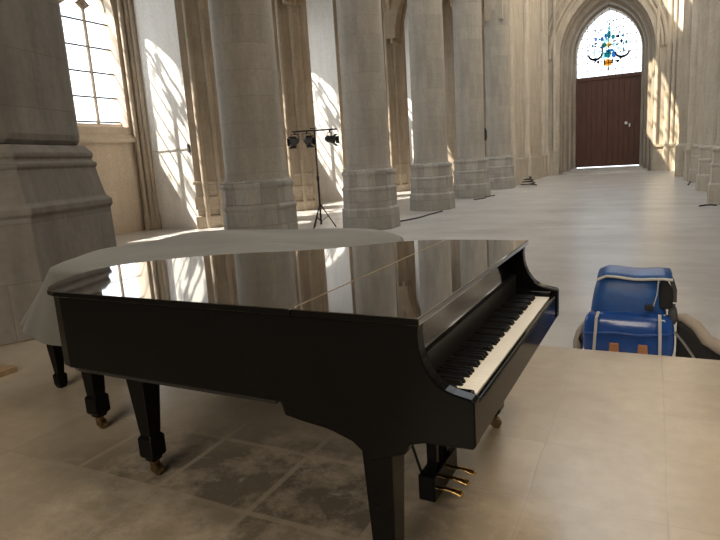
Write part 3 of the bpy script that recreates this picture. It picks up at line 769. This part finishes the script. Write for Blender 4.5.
for i, (d, rz, lb) in enumerate(((-.55, 5, 'outermost black spotlight on the left end of the stand crossbar'), (-.22, 55, 'black spotlight hanging just left of the stand pole'),
                                 (.42, 95, 'black spotlight hanging on the right end of the stand crossbar'))):
    o = sp0 if i == 0 else copy_tree(sp0)
    o.location = (SX+d*ca, SY+d*sa, S+2.715); o.rotation_euler = (0, 0, R(rz)); tag(o, lb, 'spotlight', 'spotlights on the lighting stand')

# speaker behind the fourth column, cables, small things
sk = empty('loudspeaker_stand', (-6.92, 26.6, S)); tag(sk, 'black loudspeaker on a thin pole half hidden behind a far column', 'loudspeaker')
m = MB(); m.lathe([(0, 2.35), (.2, 2.37), (.24, 2.5), (.24, 2.8), (.16, 2.95), (0, 2.97)], 14); m.build('cabinet', M['black_metal'], sk, smooth=True)
m = MB(); m.tube([(0, 0, .05), (0, 0, 2.4)], .03, 8); m.build('pole', M['black_metal'], sk, smooth=True)
m = MB(); m.lathe([(.3, 0), (.3, .03), (.05, .06)], 14); m.build('base_plate', M['black_metal'], sk, smooth=True)
def cable(pts, r, label, name='floor_cable'):
    cm = catmull_open([Vector(p) for p in pts], 6); q = MB(); q.tube(cm, r, 6); o = q.build(name, M['rubber'], smooth=True); tag(o, label, 'cable'); return o
def catmull_open(P, n):
    P = [P[0]]+P+[P[-1]]; out = []
    for i in range(1, len(P)-2):
        for s in range(n):
            t = s/n; p0, p1, p2, p3 = P[i-1], P[i], P[i+1], P[i+2]
            out.append(.5*((2*p1)+(p2-p0)*t+(2*p0-5*p1+4*p2-p3)*t*t+(3*p1-p0-3*p2+p3)*t**3))
    out.append(P[-2]); return out
cz = S+.02
cable([(-6.9, 15.45, cz), (-6.6, 15.8, cz), (-6.35, 16.6, cz), (-6.3, 17.6, cz), (-6.22, 18.6, cz)], .022, 'long black cable on the floor between two columns')
cable([(-6.35, 23.0, cz), (-6.1, 23.6, cz), (-6.15, 24.3, cz), (-6.0, 25.0, cz)], .025, 'short black cable lying at the foot of the fourth left column')
cable([(1.35, 27.6, cz), (1.45, 28.8, cz), (1.6, 30.5, cz), (1.5, 32.0, cz)], .03, 'black cable on the floor by the right-hand columns')
cable([(1.2, 18.6, cz), (1.4, 18.9, cz), (1.62, 18.75, cz)], .02, 'bit of dark cable at the foot of the right edge column')
pts = [(-5.75+.42*math.cos(i*.9)*(1-.03*i), 31.3+.5*math.sin(i*.9), cz+.018*i) for i in range(24)]
cable(pts, .03, 'coiled black cable heaped against the last bay wall', 'cable_coil')
m = MB(); m.box(-5.3, -4.50, 2.52, 2.72, 0, .045); bo = m.build('wooden_board', M['bench_wood'], bevel=.004); tag(bo, 'end of a brown wooden board lying on the platform at the left edge', 'board')
jb = empty('junction_box', (-13.12, 14.49, 2.2)); tag(jb, 'small dark junction box with a thin wire on the sunlit white wall', 'junction box')
m = MB(); m.box(-.04, .04, -.05, 0, -.13, .13); m.build('box_body', M['grey_cloth'], jb, bevel=.01)
m = MB(); m.tube([(-1.5, -.02, .0), (0, -.02, 0)], .012, 6); m.build('wire', M['beige_cloth'], jb, smooth=True)

# ------------------------------------------------------------------ light
w = bpy.data.worlds.new('sky'); bpy.context.scene.world = w; w.use_nodes = True
bg = w.node_tree.nodes['Background']; bg.inputs[0].default_value = (.86, .93, 1.0, 1); bg.inputs[1].default_value = 2.1
sd = bpy.data.lights.new('sun', 'SUN'); sd.energy = 13; sd.color = (1, .92, .80); sd.angle = R(.6)
so = bpy.data.objects.new('sun', sd); C.objects.link(so); so.location = (-40, 0, 60)
so.rotation_euler = Vector((1, .66, -1.62)).to_track_quat('-Z', 'Y').to_euler()
ld = bpy.data.lights.new('choir_lamp', 'AREA'); ld.energy = 110; ld.color = (1, .84, .64); ld.size = 2.5; ld.spread = R(95)
lo = bpy.data.objects.new('choir_lamp', ld); C.objects.link(lo); lo.location = (2.6, 1.2, 7.5); lo.rotation_euler = (0, 0, 0)

l2 = bpy.data.lights.new('choir_soft_light', 'AREA'); l2.energy = 330; l2.color = (1, .88, .72); l2.size = 4.5  # added fill behind the camera, no real lamp; brightens floor under the piano
lo2 = bpy.data.objects.new('choir_soft_light', l2); C.objects.link(lo2); lo2.location = (-1.5, -5, 4.6); lo2.rotation_euler = (R(72), 0, 0)
# ------------------------------------------------------------------ camera
f, pit, rol, yaw, hgt = 582.17, R(10.64), R(3.646), R(26.888), 1.485
fw = Vector((-math.sin(yaw)*math.cos(pit), math.cos(yaw)*math.cos(pit), -math.sin(pit)))
rt = Vector((math.cos(yaw), math.sin(yaw), 0)); up = rt.cross(fw)
RR_, UU = rt*math.cos(rol)-up*math.sin(rol), up*math.cos(rol)+rt*math.sin(rol)
cd = bpy.data.cameras.new('camera'); cam = bpy.data.objects.new('camera', cd); C.objects.link(cam)
cd.sensor_width = 36; cd.lens = f/720*36; cd.clip_end = 300; cd.clip_start = .05
mt = Matrix((RR_, UU, -fw)).transposed().to_4x4(); mt.translation = (0, 0, hgt); cam.matrix_world = mt
sc = bpy.context.scene; sc.camera = cam
sc.view_settings.view_transform = 'Standard'; sc.view_settings.look = 'None'; sc.view_settings.exposure = 0.42
sc.cycles.use_denoising = True; sc.cycles.max_bounces = 8; sc.cycles.diffuse_bounces = 5; sc.cycles.glossy_bounces = 4
sc.cycles.transparent_max_bounces = 8; sc.cycles.sample_clamp_indirect = 6
